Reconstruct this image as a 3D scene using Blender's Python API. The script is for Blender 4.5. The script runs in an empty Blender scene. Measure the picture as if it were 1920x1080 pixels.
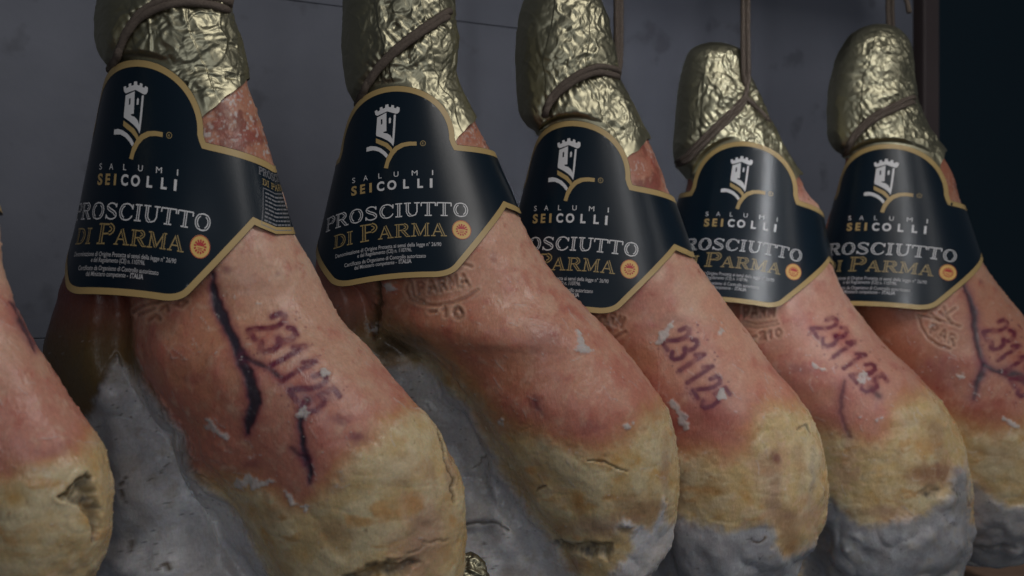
import bpy, math, random
import numpy as np
from mathutils import Vector
from mathutils.geometry import delaunay_2d_cdt

random.seed(7)
sc = bpy.context.scene
COL = sc.collection
K = 1920 * 50.0 / 36.0            # photo pixels per unit of slope (50 mm lens, 36 mm sensor)

# ------------------------------------------------------------------ camera, world, lamps, exposure
cam_d = bpy.data.cameras.new("camera"); cam = bpy.data.objects.new("camera", cam_d); COL.objects.link(cam)
cam_d.lens = 50; cam_d.sensor_width = 36; cam_d.clip_start = 0.05; cam_d.clip_end = 60
cam.location = (0, 0, 0); cam.rotation_euler = (math.radians(90), 0, 0)
cam_d.dof.use_dof = True; cam_d.dof.focus_distance = 1.30; cam_d.dof.aperture_fstop = 7.0
sc.camera = cam

W = bpy.data.worlds.new("World"); sc.world = W; W.use_nodes = True
bg = W.node_tree.nodes["Background"]
bg.inputs[0].default_value = (0.80, 0.88, 1.0, 1); bg.inputs[1].default_value = 0.055

def area(name, loc, target, sx, sy, power, color):
    l = bpy.data.lights.new(name, 'AREA'); l.shape = 'RECTANGLE'; l.size = sx; l.size_y = sy
    l.energy = power; l.color = color
    o = bpy.data.objects.new(name, l); COL.objects.link(o); o.location = loc
    o.rotation_euler = (Vector(target) - Vector(loc)).to_track_quat('-Z', 'Y').to_euler()
    return o
area("ceiling_lamp", (0.95, 0.15, 1.55), (0.05, 1.35, -0.02), 1.0, 0.8, 14.0, (1.0, 0.95, 0.89))
area("doorway_lamp", (1.28, -0.10, 1.0), (0.2, 1.6, 0.05), 0.2, 1.0, 2.0, (1.0, 0.97, 0.95))
spot = area("glare_spot", (1.31, -0.10, 0.78), (0.30, 1.66, 0.06), 0.13, 0.7, 0.17, (0.95, 0.97, 1.0)); spot.data.spread = math.radians(16)  # unseen narrow spot added only to put a glare stripe on one collar
area("strip_lamp", (1.75, 0.75, 0.45), (0.0, 1.4, 0.05), 0.12, 1.1, 1.8, (1.0, 0.97, 0.94))
area("front_fill", (0.0, -0.65, 0.16), (0.05, 1.4, -0.15), 1.0, 0.6, 4.2, (0.93, 0.96, 1.0))  # unseen fill lamp added to brighten the grey lard between the hams

sc.view_settings.view_transform = 'Standard'; sc.view_settings.look = 'None'
sc.view_settings.exposure = -0.08; sc.view_settings.gamma = 1.0

# ------------------------------------------------------------------ helpers
def P3(px, py, Y):
    px = np.asarray(px, float); py = np.asarray(py, float); Y = np.asarray(Y, float)
    return np.stack([(px - 960) / K * Y, Y + 0 * px, (540 - py) / K * Y], -1)

def pchip(x, y, q):
    x = np.asarray(x, float); y = np.asarray(y, float)
    h = np.diff(x); d = np.diff(y) / h
    m = np.zeros_like(y); m[0] = d[0]; m[-1] = d[-1]
    for i in range(1, len(x) - 1):
        if d[i-1] * d[i] > 0:
            w1 = 2*h[i] + h[i-1]; w2 = h[i] + 2*h[i-1]
            m[i] = (w1 + w2) / (w1/d[i-1] + w2/d[i])
    q = np.clip(q, x[0], x[-1]); i = np.clip(np.searchsorted(x, q) - 1, 0, len(x) - 2)
    t = (q - x[i]) / h[i]
    return ((1+2*t)*(1-t)**2*y[i] + t*(1-t)**2*h[i]*m[i] + t*t*(3-2*t)*y[i+1] + t*t*(t-1)*h[i]*m[i+1])

def _hash(ix, iy, iz, s):
    n = (ix.astype(np.int64)*374761393 + iy.astype(np.int64)*668265263 + iz.astype(np.int64)*2147483647 + s*974711) & 0xffffffff
    n = ((n ^ (n >> 13)) * 1274126177) & 0xffffffff
    n = ((n ^ (n >> 16)) * 2246822519) & 0xffffffff
    return ((n ^ (n >> 15)) & 0xffffff) / float(0xffffff)

def vnoise(p, s=0):
    f = np.floor(p); t = p - f; t = t*t*(3-2*t); i = f.astype(np.int64); r = 0
    for a in (0, 1):
        for b in (0, 1):
            for c in (0, 1):
                w = (t[..., 0] if a else 1-t[..., 0]) * (t[..., 1] if b else 1-t[..., 1]) * (t[..., 2] if c else 1-t[..., 2])
                r = r + w * _hash(i[..., 0]+a, i[..., 1]+b, i[..., 2]+c, s)
    return r

def fbm(p, scale, oct=3, s=0):
    r = 0; a = 1.0; tot = 0
    for o in range(oct):
        r = r + a * (vnoise(p * (2**o / scale) + 17.3*o, s + o) - 0.5); tot += a; a *= 0.5
    return r / tot * 3.4          # about -1 .. 1

def ridged(p, scale, s=0):
    return 1 - np.abs(vnoise(p / scale, s) * 2 - 1)

def smooth(a, b, x):
    t = np.clip((x - a) / (b - a), 0, 1); return t*t*(3-2*t)

def seg_dist(px, py, pts, closed=False, widths=None):
    """distance to a polyline; with widths, distance minus the local half width"""
    pts = [tuple(p) for p in pts]
    n = len(pts); best = np.full(px.shape, 1e9)
    for i in range(n if closed else n - 1):
        ax, ay = pts[i]; bx, by = pts[(i+1) % n]
        dx, dy = bx-ax, by-ay; L = dx*dx + dy*dy + 1e-9
        t = np.clip(((px-ax)*dx + (py-ay)*dy) / L, 0, 1)
        d = np.hypot(px-ax-t*dx, py-ay-t*dy)
        if widths is not None: d = d - (widths[i]*(1-t) + widths[(i+1) % n]*t)
        best = np.minimum(best, d)
    return best

def poly_sd(px, py, pts):
    """signed distance to a polygon, positive inside"""
    ins = np.zeros(px.shape, bool); n = len(pts)
    for i in range(n):
        ax, ay = pts[i]; bx, by = pts[(i+1) % n]
        if ay == by: continue
        c = ((ay > py) != (by > py)) & (px < (bx-ax)*(py-ay)/(by-ay) + ax)
        ins ^= c
    d = seg_dist(px, py, pts, True)
    return np.where(ins, d, -d)

def mesh_obj(name, verts, faces, mats, parent=None, smooth_=True, midx=None, attrs=None):
    me = bpy.data.meshes.new(name)
    verts = np.asarray(verts, np.float32).reshape(-1, 3)
    if isinstance(faces, np.ndarray):
        n, c = faces.shape
        me.vertices.add(len(verts)); me.vertices.foreach_set("co", verts.ravel())
        me.loops.add(n*c); me.loops.foreach_set("vertex_index", faces.astype(np.int32).ravel())
        me.polygons.add(n); me.polygons.foreach_set("loop_start", np.arange(0, n*c, c, dtype=np.int32))
        me.polygons.foreach_set("loop_total", np.full(n, c, np.int32))
        me.update(calc_edges=True); me.validate()
    else:
        me.from_pydata([tuple(v) for v in verts.tolist()], [], faces); me.update()
    for m in (mats if isinstance(mats, (list, tuple)) else [mats]): me.materials.append(m)
    me.polygons.foreach_set("use_smooth", np.full(len(me.polygons), smooth_, bool))
    if midx is not None: me.polygons.foreach_set("material_index", np.asarray(midx, np.int32))
    for an, av in (attrs or {}).items():
        if av.ndim == 2:
            a = me.attributes.new(an, 'FLOAT_COLOR', 'POINT'); a.data.foreach_set("color", av.astype(np.float32).ravel())
        else:
            a = me.attributes.new(an, 'FLOAT', 'POINT'); a.data.foreach_set("value", av.astype(np.float32).ravel())
    o = bpy.data.objects.new(name, me); COL.objects.link(o)
    if parent is not None: o.parent = parent; o.matrix_parent_inverse = parent.matrix_basis.inverted()
    return o

def grid_faces(n, m, wrap):
    i = np.arange(n-1)[:, None]; j = np.arange(m if wrap else m-1)[None, :]
    a = i*m + j; b = i*m + (j+1) % m
    return np.stack([a, b, b+m, a+m], -1).reshape(-1, 4)

def tag(o, label, cat, group=None):
    o["label"] = label; o["category"] = cat
    if group: o["group"] = group
    return o

def empty(name, loc):
    o = bpy.data.objects.new(name, None); COL.objects.link(o); o.location = loc; o.empty_display_size = 0.03
    return o

# ------------------------------------------------------------------ materials
def mat(name):
    m = bpy.data.materials.new(name); m.use_nodes = True
    nt = m.node_tree; return m, nt, nt.nodes["Principled BSDF"]

def simple(name, col, rough=0.5, metal=0.0, noise=0.0, nscale=60, bump=0.0, bscale=400, spec=0.5):
    m, nt, b = mat(name)
    b.inputs["Roughness"].default_value = rough; b.inputs["Metallic"].default_value = metal
    b.inputs["Specular IOR Level"].default_value = spec
    tc = nt.nodes.new("ShaderNodeTexCoord")
    n = nt.nodes.new("ShaderNodeTexNoise"); n.inputs["Scale"].default_value = nscale; n.inputs["Detail"].default_value = 6
    nt.links.new(tc.outputs["Object"], n.inputs["Vector"])
    r = nt.nodes.new("ShaderNodeMapRange"); r.inputs["To Min"].default_value = 1-noise; r.inputs["To Max"].default_value = 1+noise
    nt.links.new(n.outputs["Fac"], r.inputs["Value"])
    mx = nt.nodes.new("ShaderNodeMix"); mx.data_type = 'RGBA'; mx.blend_type = 'MULTIPLY'; mx.inputs["Factor"].default_value = 1
    mx.inputs["A"].default_value = (*col, 1); nt.links.new(r.outputs["Result"], mx.inputs["B"])
    nt.links.new(mx.outputs["Result"], b.inputs["Base Color"])
    if bump:
        n2 = nt.nodes.new("ShaderNodeTexNoise"); n2.inputs["Scale"].default_value = bscale; n2.inputs["Detail"].default_value = 4
        nt.links.new(tc.outputs["Object"], n2.inputs["Vector"])
        bp = nt.nodes.new("ShaderNodeBump"); bp.inputs["Strength"].default_value = bump; bp.inputs["Distance"].default_value = 0.001
        nt.links.new(n2.outputs["Fac"], bp.inputs["Height"]); nt.links.new(bp.outputs["Normal"], b.inputs["Normal"])
    return m

def ham_material():
    m, nt, b = mat("cured_skin_and_fat")
    L = nt.links.new
    at = nt.nodes.new("ShaderNodeAttribute"); at.attribute_name = "Col"
    ar = nt.nodes.new("ShaderNodeAttribute"); ar.attribute_name = "rough"
    tc = nt.nodes.new("ShaderNodeTexCoord")
    n = nt.nodes.new("ShaderNodeTexNoise"); n.inputs["Scale"].default_value = 330; n.inputs["Detail"].default_value = 8; n.inputs["Roughness"].default_value = 0.65
    L(tc.outputs["Object"], n.inputs["Vector"])
    r = nt.nodes.new("ShaderNodeMapRange"); r.inputs["From Min"].default_value = 0.3; r.inputs["From Max"].default_value = 0.7
    r.inputs["To Min"].default_value = 0.87; r.inputs["To Max"].default_value = 1.12
    L(n.outputs["Fac"], r.inputs["Value"])
    mx = nt.nodes.new("ShaderNodeMix"); mx.data_type = 'RGBA'; mx.blend_type = 'MULTIPLY'; mx.inputs["Factor"].default_value = 1
    L(at.outputs["Color"], mx.inputs["A"]); L(r.outputs["Result"], mx.inputs["B"])
    L(mx.outputs["Result"], b.inputs["Base Color"])
    L(ar.outputs["Fac"], b.inputs["Roughness"])
    b.inputs["Subsurface Weight"].default_value = 0.35
    b.inputs["Subsurface Radius"].default_value = (0.006, 0.0025, 0.0012); b.inputs["Subsurface Scale"].default_value = 0.8
    b.inputs["Specular IOR Level"].default_value = 0.42
    mp = nt.nodes.new("ShaderNodeMapping"); mp.inputs["Scale"].default_value = (1.0, 1.0, 0.45); mp.inputs["Rotation"].default_value = (0, 0.5, 0)
    L(tc.outputs["Object"], mp.inputs["Vector"])
    n2 = nt.nodes.new("ShaderNodeTexNoise"); n2.inputs["Scale"].default_value = 420; n2.inputs["Detail"].default_value = 5
    L(mp.outputs["Vector"], n2.inputs["Vector"])
    bp = nt.nodes.new("ShaderNodeBump"); bp.inputs["Strength"].default_value = 0.40; bp.inputs["Distance"].default_value = 0.0010
    L(n2.outputs["Fac"], bp.inputs["Height"]); L(bp.outputs["Normal"], b.inputs["Normal"])
    return m

def foil_material():
    m, nt, b = mat("crumpled_gold_foil")
    L = nt.links.new
    b.inputs["Base Color"].default_value = (0.37, 0.35, 0.245, 1); b.inputs["Metallic"].default_value = 1.0
    b.inputs["Roughness"].default_value = 0.42
    tc = nt.nodes.new("ShaderNodeTexCoord")
    n = nt.nodes.new("ShaderNodeTexNoise"); n.noise_type = 'RIDGED_MULTIFRACTAL'; n.inputs["Scale"].default_value = 70; n.inputs["Detail"].default_value = 3
    n.inputs["Distortion"].default_value = .6
    L(tc.outputs["Object"], n.inputs["Vector"])
    bp = nt.nodes.new("ShaderNodeBump"); bp.inputs["Strength"].default_value = 0.16; bp.inputs["Distance"].default_value = 0.002
    L(n.outputs["Fac"], bp.inputs["Height"]); L(bp.outputs["Normal"], b.inputs["Normal"])
    return m

M_HAM = ham_material(); M_FOIL = foil_material()
M_NAVY = simple("navy_satin_paper", (0.004, 0.012, 0.022), 0.28, 0, 0.06, 30, 0.04, 900, 0.4)
M_GOLD = simple("gold_printing", (0.46, 0.325, 0.135), 0.42, 0.0, 0.05, 50)
M_DGOLD = simple("thin_gold_printing", (0.38, 0.28, 0.12), 0.42)
M_WHITE = simple("white_printing", (0.70, 0.70, 0.72), 0.45)
M_SIDE = simple("dull_white_printing", (0.22, 0.22, 0.24), 0.45)
M_FINE = simple("fine_white_printing", (0.46, 0.46, 0.48), 0.45)
M_RED = simple("red_printing", (0.50, 0.03, 0.035), 0.45)
M_YEL = simple("yellow_printing", (0.72, 0.47, 0.14), 0.45)
M_TWINE = simple("jute_twine", (0.135, 0.108, 0.090), 0.9, 0, 0.45, 500, 0.8, 1400, 0.2)
M_WALL = None

# ------------------------------------------------------------------ generalized body of a ham
class Ham:
    pass

Q = 0.62      # depth / half width of the shank and its collar
def ring(h, y):
    """control ring of the section at photo rows y: x (px) and depth v (m)"""
    G = pchip(h.y, h.G, y); L = pchip(h.y, h.L, y); R = pchip(h.y, h.R, y)
    f = np.sqrt(np.clip(1 - ((y - h.y[-1] + h.capb) / h.capb).clip(0, 1)**2, 0.0004, 1))
    c = 0.5*(0.35*G + 0.65*L + R)
    G = c + (G-c)*f; L = c + (L-c)*f; R = c + (R-c)*f
    s = h.Y / K
    hw = (R - L)/2; xm = (R + L)/2
    body = smooth(h.ylab, h.ylab + 250, y)
    D = hw*s*(Q - 0.02 + 0.16*body)
    B = hw*s*(0.75 + 0.2*body)
    side = (L - G)*s
    x = [R, xm+.75*hw, xm+.25*hw, xm-.3*hw, xm-.78*hw, L, L+(G-L)*.14, L+(G-L)*.55, G+.06*hw*np.exp(-side/.01), G*.7+xm*.3, xm+.1*hw, xm+.74*hw]
    g = smooth(.005, .05, side)
    v = [0*R, -.66*D, -.975*D, -.945*D, -.62*D, -.10*D, (.08+.22*g)*D+.03*side, (.24-.12*g)*D+.10*side, .46*D+.42*side, B*.85+.5*side, B+.1*side, .72*B]
    return np.stack(x, -1), np.stack(v, -1)

def cr(ctrl, u):
    """periodic Catmull-Rom, ctrl (n, c), u (m) in control units -> (n, m)"""
    c = ctrl.shape[1]; i = np.floor(u).astype(int); t = u - i
    p0, p1, p2, p3 = (ctrl[:, (i+k) % c] for k in (-1, 0, 1, 2))
    return 0.5*(2*p1 + (p2-p0)*t + (2*p0-5*p1+4*p2-p3)*t*t + (3*p1-p0-3*p2+p3)*t**3)

def section(h, y, u):
    x, v = ring(h, y)
    px = cr(x, u); Y = h.Y + cr(v, u)
    return px, np.repeat(y[:, None], len(u), 1), Y

def u_samples(nf, ns, nb):
    return np.concatenate([np.linspace(0, 5, nf, endpoint=False), np.linspace(5, 8, ns, endpoint=False), np.linspace(8, 12, nb, endpoint=False)])

def grid_normals(p):
    du = np.roll(p, -1, 1) - np.roll(p, 1, 1); dv = np.gradient(p, axis=0)
    n = np.cross(du, dv); n /= np.linalg.norm(n, axis=-1, keepdims=True) + 1e-12
    return n

def front_v(h, px, py):
    """depth of the front surface at a photo pixel"""
    u = np.linspace(0, 5, 160)
    X, _, Yd = section(h, np.array([float(py)]), u)
    X = X[0]; Yd = Yd[0]; o = np.argsort(X)
    return float(np.interp(px, X[o], Yd[o]))

# ---- stroke figures for ink stamps and burnt brands (unit box, y up)
FIG = {
 '1': [[(.15,.72),(.5,.98),(.5,0)]],
 '2': [[(.08,.72),(.2,.93),(.5,1),(.82,.9),(.86,.68),(.65,.45),(.3,.22),(.08,.02),(.92,.02)]],
 '3': [[(.08,.9),(.35,1),(.7,.97),(.84,.8),(.72,.6),(.42,.53)],[(.42,.53),(.8,.45),(.9,.25),(.72,.05),(.38,0),(.06,.12)]],
 '5': [[(.85,1),(.2,1),(.14,.58),(.5,.63),(.82,.52),(.9,.28),(.7,.05),(.36,0),(.08,.12)]],
 '0': [[(.5,1),(.15,.75),(.12,.3),(.5,0),(.88,.3),(.85,.75),(.5,1)]],
 'P': [[(.15,0),(.15,1),(.6,1),(.85,.8),(.6,.5),(.15,.5)]],
 'A': [[(.05,0),(.5,1),(.95,0)],[(.25,.38),(.75,.38)]],
 'R': [[(.15,0),(.15,1),(.6,1),(.85,.78),(.6,.52),(.15,.52)],[(.5,.52),(.9,0)]],
 'M': [[(.08,0),(.12,1),(.5,.3),(.88,1),(.92,0)]],
 '-': [[(.1,.5),(.8,.55)]],
}
def strokes(text, base, adv, up, wid=0.8):
    out = []
    for k, ch in enumerate(text):
        for st in FIG.get(ch, []):
            out.append([(base[0] + adv[0]*(k + wid*x) + up[0]*y, base[1] + adv[1]*(k + wid*x) + up[1]*y) for x, y in st])
    return out

C_TAN = np.array([.61, .352, .252]); C_ROSE = np.array([.53, .205, .155]); C_ORANGE = np.array([.52, .225, .13])
C_PALE = np.array([.66, .455, .335]); C_DARK = np.array([.15, .045, .035]); C_FAT = np.array([.61, .45, .235])
C_FATP = np.array([.66, .54, .335]); C_FATO = np.array([.55, .30, .085]); C_BRN = np.array([.20, .125, .055])
C_GREY = np.array([.47, .455, .46]); C_GREYL = np.array([.64, .625, .625]); C_VEIN = np.array([.022, .026, .042])
C_PUR = np.array([.13, .025, .06]); C_INK = np.array([.14, .013, .040]); C_WHT = np.array([.55, .51, .49]); C_MOULD = np.array([.07, .062, .055])

def mixc(col, c, f):
    return col + (np.asarray(c) - col) * np.clip(f, 0, 1)[..., None]

def build_body(h, root):
    s = h.seed
    nrow, u = 430, u_samples(170, 70, 24)
    y = np.linspace(h.y0, h.y[-1] - 1.0, nrow)
    px, py, Y = section(h, y, u)
    p = P3(px, py, Y); nrm = grid_normals(p)
    q = p + np.array([s*3.1, s*1.7, s*0.9])
    U = np.repeat(u[None, :], nrow, 0)
    # warped photo-plane coordinates keep the borders of patches ragged
    sc_ = 1.4 / h.Y
    wx = px + (fbm(q, .022, 4, s+1)*6 + fbm(q, .005, 2, s+3)*2.2)*sc_; wy = py + (fbm(q, .022, 4, s+2)*6 + fbm(q, .005, 2, s+4)*2.2)*sc_
    big = fbm(q, .055, 3, s+5); mid = fbm(q, .018, 3, s+6); fine = fbm(q, .006, 3, s+7)
    stretched = q @ np.array([[.86, 0, .5], [0, 1, 0], [-.5, 0, .86]]); stretched = stretched * np.array([1.0, 1.0, .28])
    fib = fbm(stretched, .0055, 3, s+8); fib2 = fbm(stretched, .016, 3, s+9)
    wispn = fbm(q, .0045, 3, s+81)
    # ---- skin
    across = np.clip((px - (pchip(h.y, h.L, y))[:, None]) / ((pchip(h.y, h.R, y) - pchip(h.y, h.L, y))[:, None] + 1), 0, 1)
    down = (py - h.ylab) / 320.0
    col = np.zeros(p.shape) + C_TAN
    col = mixc(col, C_ORANGE, smooth(.75, .05, across + .22*big) * .85)
    col = mixc(col, C_ROSE, smooth(.0, 1.1, down + .5*mid + .3*big) * .75)
    col = mixc(col, C_PALE, smooth(.15, .9, fib2*.5 + .5*big + (across-.5)*1.2 - down*.75) * .75)
    col = mixc(col, C_ROSE*np.array([.92, .80, .80]), smooth(.1, 1.3, big*.6 + mid*.6 + fib*.2) * .75)
    col = mixc(col, C_PALE, smooth(.2, 1.1, fib) * .30)
    upper = smooth(h.ylab - 130, h.ylab - 210, py)
    col = mixc(col, np.array([.40, .15, .09]), upper*.8); col = mixc(col, C_DARK*1.4, upper*smooth(.2, .7, mid + fine*.4)*.8)
    col = mixc(col, C_WHT, upper*smooth(.62, .75, vnoise(q/.0021, s+61))*smooth(.35, .7, vnoise(q/.016, s+62))*.75)
    wisp = fbm(q + .006*np.stack([mid, fine, big], -1), .009, 4, s+71)
    col = mixc(col, C_PALE, smooth(.25, 1.0, wisp + .3*fib)*.38); col = mixc(col, np.array([.44, .12, .10]), smooth(.2, 1.1, -wisp + .5*mid)*.36)
    col = col*h.tint  # each ham's own skin tint; the farthest is also darkened for weaker light
    # ---- the meat side beyond the ridge
    side = smooth(4.75, 5.25, U + fine*.12) * smooth(12.2, 10.5, U)
    col = mixc(col, h.side, side * .9)
    col = mixc(col, C_BRN, side * smooth(h.ylab + 60, h.ylab + 170, wy))
    disp = big*.0015 + mid*.0006 + fib*.00015 + fine*.0001
    rough = np.full(px.shape, .37) + .05*fine + .10*wisp
    white = np.zeros(px.shape)
    # ---- fat cap
    fat = np.zeros(px.shape)
    if h.fat:
        sd = poly_sd(wx, wy, h.fat) + 6*mid + 5*wispn; fat = smooth(-20, 20, sd) * smooth(10.8, 10.0, U)
        fc = np.zeros(p.shape) + C_FAT
        fc = mixc(fc, C_FATP, smooth(-.1, .7, mid + .5*big)); fc = mixc(fc, C_FATO, smooth(.3, 1.2, -mid*.9 + fine*.25 + .3*big)*.8)
        fc = mixc(fc, C_TAN*.9, smooth(.2, .8, -big + .4*fine)*.5)
        fc = mixc(fc, C_FATP*1.06, smooth(.3, 1.0, fine)*.35); fc = mixc(fc, np.array([.30, .19, .11]), smooth(.75, 1.3, -fine + .3*mid)*.6)
        fc = mixc(fc, np.array([.36, .225, .15]), smooth(.45, 1.2, fbm(q, .04, 3, s+51))*.6)
        fh = fbm(q*np.array([.35, .35, 1.0]) + .004*mid[..., None], .0085, 3, s+52)
        fc = mixc(fc, np.array([.52, .27, .085]), smooth(.15, .9, fh)*smooth(-.3, .6, mid)*.70); fc = mixc(fc, np.array([.66, .55, .36]), smooth(.1, .9, -fh + .3*wispn)*.55)
        rough = rough - fat*.09; disp = disp + fat*fh*.00010
        col = mixc(col, np.array([.54, .29, .115]), np.exp(-((sd+6)/20.0)**2)*.6)
        col = col + (fc - col)*fat[..., None]
        edge = np.exp(-(sd/7.0)**2)
        disp = disp + fat*(.0010 + mid*.00035 + fine*.00008 + big*.0012 - .0005*ridged(q*np.array([1, 1, 1.8]), .024, s+11)**8) + edge*fine*.0002
        white = np.maximum(white, edge*smooth(.6, 1.1, fine + .2*mid)*.55*(across > .02))
    for (cx, cy, rx, ry, cc, st) in h.stains:
        d = np.hypot((wx-cx)/rx, (wy-cy)/ry); col = mixc(col, np.array(cc), smooth(1.35, .15, d + .22*mid + .18*fine)*st)
    # ---- lard (grey) face
    grey = np.zeros(px.shape)
    for pg in h.grey:
        sd = poly_sd(wx, wy, pg) + 4*wispn + 3*mid; g = smooth(-9, 12, sd) * smooth(11.2, 10.2, U); grey = np.maximum(grey, g)
    if h.grey:
        gc = np.zeros(p.shape) + C_GREY
        gc = mixc(gc, C_GREYL, smooth(.0, .8, big*.9 + mid*.6)); gc = mixc(gc, np.array([.36, .32, .31]), smooth(.2, 1.2, -mid)*.6)
        gc = mixc(gc, np.array([.46, .40, .34]), smooth(.2, .8, fbm(q, .035, 2, s+21))*.4)
        gc = gc*h.lard; gc = mixc(gc, np.array([.40, .33, .22]), smooth(.3, 1.0, wisp + .5*mid)*.35)  # near lard paled and far lard darkened in colour to offset the lighting
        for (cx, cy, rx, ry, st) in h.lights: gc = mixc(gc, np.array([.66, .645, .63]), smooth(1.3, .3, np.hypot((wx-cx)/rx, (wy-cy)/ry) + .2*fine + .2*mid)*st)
        pores = smooth(.84, .90, vnoise(q/.0026, s+22)) * smooth(.35, .6, vnoise(q/.03, s+23))
        gc = mixc(gc, np.array([.05, .045, .05]), pores*.6)
        crease = ridged(q + .012*np.stack([mid, big, fine], -1), .055, s+24)
        cm = smooth(.975, .998, crease)*smooth(.3, .6, vnoise(q/.06, s+25))
        gc = mixc(gc, np.array([.12, .105, .11]), cm*.15)
        col = col + (gc - col)*grey[..., None]
        rough = rough + grey*.02
        disp = disp*(1-.6*grey) + grey*(big*.0030 + np.abs(fbm(q, .045, 2, s+26))*.0075 - cm*.0002 + .00008*fine + .0004*mid)
    for (cx, cy, rx, ry, am) in h.bulges:
        disp = disp + am*np.exp(-((wx-cx)/rx)**2 - ((wy-cy)/ry)**2)
    # ---- darkened cavities and cracks
    for pg, depth in h.cavities:
        sd = poly_sd(wx, wy, pg) + 3.0*fine + 3*mid; c = smooth(-4, 9, sd)
        col = mixc(col, C_MOULD, c*np.clip(.62 + .35*fine + .25*wispn, .1, 1)*.92); disp = disp - depth*smooth(-3, 16, sd) + c*(fine*.0012 + mid*.0015); rough = rough + .25*c
    for pl, w, depth, dark in h.cracks:
        d = seg_dist(wx, wy, pl); c = smooth(w*1.6, w*.3, d)
        col = mixc(col, C_BRN*.55, c*dark); disp = disp - depth*.55*c + depth*.15*np.exp(-((d-2.6*w)/(w*1.3))**2)
    # ---- dark veins with purple halo
    for pl, wd, strength in h.veins:
        d = seg_dist(px*.4 + wx*.6, py*.4 + wy*.6, pl, False, wd) + 1.4*fine*sc_ - .6
        col = mixc(col, np.array([.21,.05,.085]), smooth(19, -1, d)*.50*strength); col = mixc(col, C_PUR, smooth(8, -1, d)*.6*strength); col = mixc(col, C_VEIN, smooth(4, -3.5, d)*.92*strength)
        col = mixc(col, np.array([.16, .17, .2]), smooth(0, -3, d)*smooth(.4, .9, fine)*.5*strength)
        disp = disp - .0009*smooth(3, -3, d)*strength
    for (cx, cy, rx, ry, st) in h.bruises:
        d = np.hypot((wx-cx)/rx, (wy-cy)/ry); col = mixc(col, np.array([.17, .03, .06]), smooth(1.3, .1, d + .3*fine)*st)
    # ---- purple ink stamp
    if h.stamp:
        text, base, adv, up, lw, st, nz = h.stamp
        jx = px + fine*1.6*sc_*nz; jy = py + mid*1.6*sc_*nz
        for sk in strokes(text, base, adv, up):
            d = seg_dist(jx, jy, sk); wear = .40 + .60*smooth(-.55, .55, fbm(q, .009, 3, s+31)*(.6+.5*nz) + .22)
            col = mixc(col, np.array([.33, .10, .10]), smooth(lw*2.6, lw*.6, d)*.5*st)
            col = mixc(col, C_INK, smooth(lw*1.35, lw*.55, d + fine*.5)*st*wear)
        for k in range(16):
            rr = random.Random(k*7 + s); t = rr.random()*len(text); w = rr.choice([-.22, -.12, 1.18, 1.3])
            cx = base[0] + adv[0]*t + up[0]*w; cy = base[1] + adv[1]*t + up[1]*w
            col = mixc(col, C_INK, smooth(3.4, 1.2, np.hypot(px-cx, (py-cy)*1.1))*.55*st)
    # ---- burnt brand
    for pl in h.brand:
        d = seg_dist(px, py, pl); lw = 2.0*sc_ + .4
        c = smooth(lw*1.7, lw*.5, d); col = mixc(col, np.array([.12, .07, .05]), c*.40)
        halo = np.exp(-((d - 2.6*lw)/(lw*1.1))**2); col = mixc(col, C_PALE, halo*.35)
        disp = disp - .0010*c + .0004*halo
    # ---- white lard smears and crumbs
    for pg in h.smears:
        sd = poly_sd(wx, wy, pg); c = smooth(-1.0, 3.0, sd + .2 + fine*3 + wispn*5); white = np.maximum(white, c); disp = disp + c*(.0009 + fine*.0006)
    rs = random.Random(s*3)
    for k in range(34):
        yy = rs.uniform(h.ylab + 40, h.ylab + 420); l_ = float(pchip(h.y, h.L, np.array([yy]))[0]); r_ = float(pchip(h.y, h.R, np.array([yy]))[0])
        xx = rs.uniform(l_ + 10, r_ - 12); an = rs.gauss(.75, .5); ln = rs.uniform(6, 30)*sc_; bend = rs.uniform(-4, 4)
        pl = [(xx, yy), (xx + ln*.5*math.cos(an) + bend, yy + ln*.5*math.sin(an)), (xx + ln*math.cos(an), yy + ln*math.sin(an))]
        c = smooth(1.7, .5, seg_dist(px + fine, py + wispn, pl)); white = np.maximum(white, c*rs.uniform(.15, .5)*(1-grey)); disp = disp + c*.0003
    ridge = np.exp(-((U - 4.85)/.16)**2) * smooth(h.ylab+30, h.ylab+80, py)
    white = np.maximum(white, ridge*smooth(.5, 1.1, fine + .4*mid)*.5)
    spk = smooth(.89, .95, vnoise(q/.0030, s+41)) * smooth(.42, .62, vnoise(q/.035, s+42)) * (1-grey)
    white = np.maximum(white, spk*.65); disp = disp + spk*.0006
    col = mixc(col, C_WHT, white*.9); rough = rough + .2*white
    sil = np.exp(-(np.minimum(U, 12-U)/.30)**2)
    disp = disp + sil*(fine*.0005 + .0010*smooth(.80, .92, vnoise(q/.0032, s+43)))
    fcx, fcy, fsl = h.foil; far = smooth(3.6, 4.6, U)*smooth(11.6, 10.6, U); yb = np.clip(fcy + (fcx - px)*fsl, fcy - 30, fcy + 85); yb = yb*(1-far) + far*np.minimum(yb, h.notch)
    disp = disp - .0035*smooth(4, 16, yb - py)
    p = press(h, p + nrm*disp[..., None], .0018)
    v = p.reshape(-1, 3); n = len(v); m = len(u)
    v = np.concatenate([v, p[:1].mean(1), p[-1:].mean(1)]); F = grid_faces(nrow, m, True)
    j = np.arange(m); top = np.stack([np.full(m, n), (j+1) % m, j, j], -1)
    colv = np.concatenate([col.reshape(-1, 3), col[0].mean(0)[None], col[-1].mean(0)[None]])
    cola = np.concatenate([np.clip(colv, .004, .9), np.ones((len(colv), 1))], 1)
    ro = np.concatenate([np.clip(rough.ravel(), .25, .9), [.5, .5]])
    base = (nrow-1)*m
    tri = [(n, (k+1) % m, k) for k in range(m)] + [(n+1, base+k, base+(k+1) % m) for k in range(m)]
    me_faces = F
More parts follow.
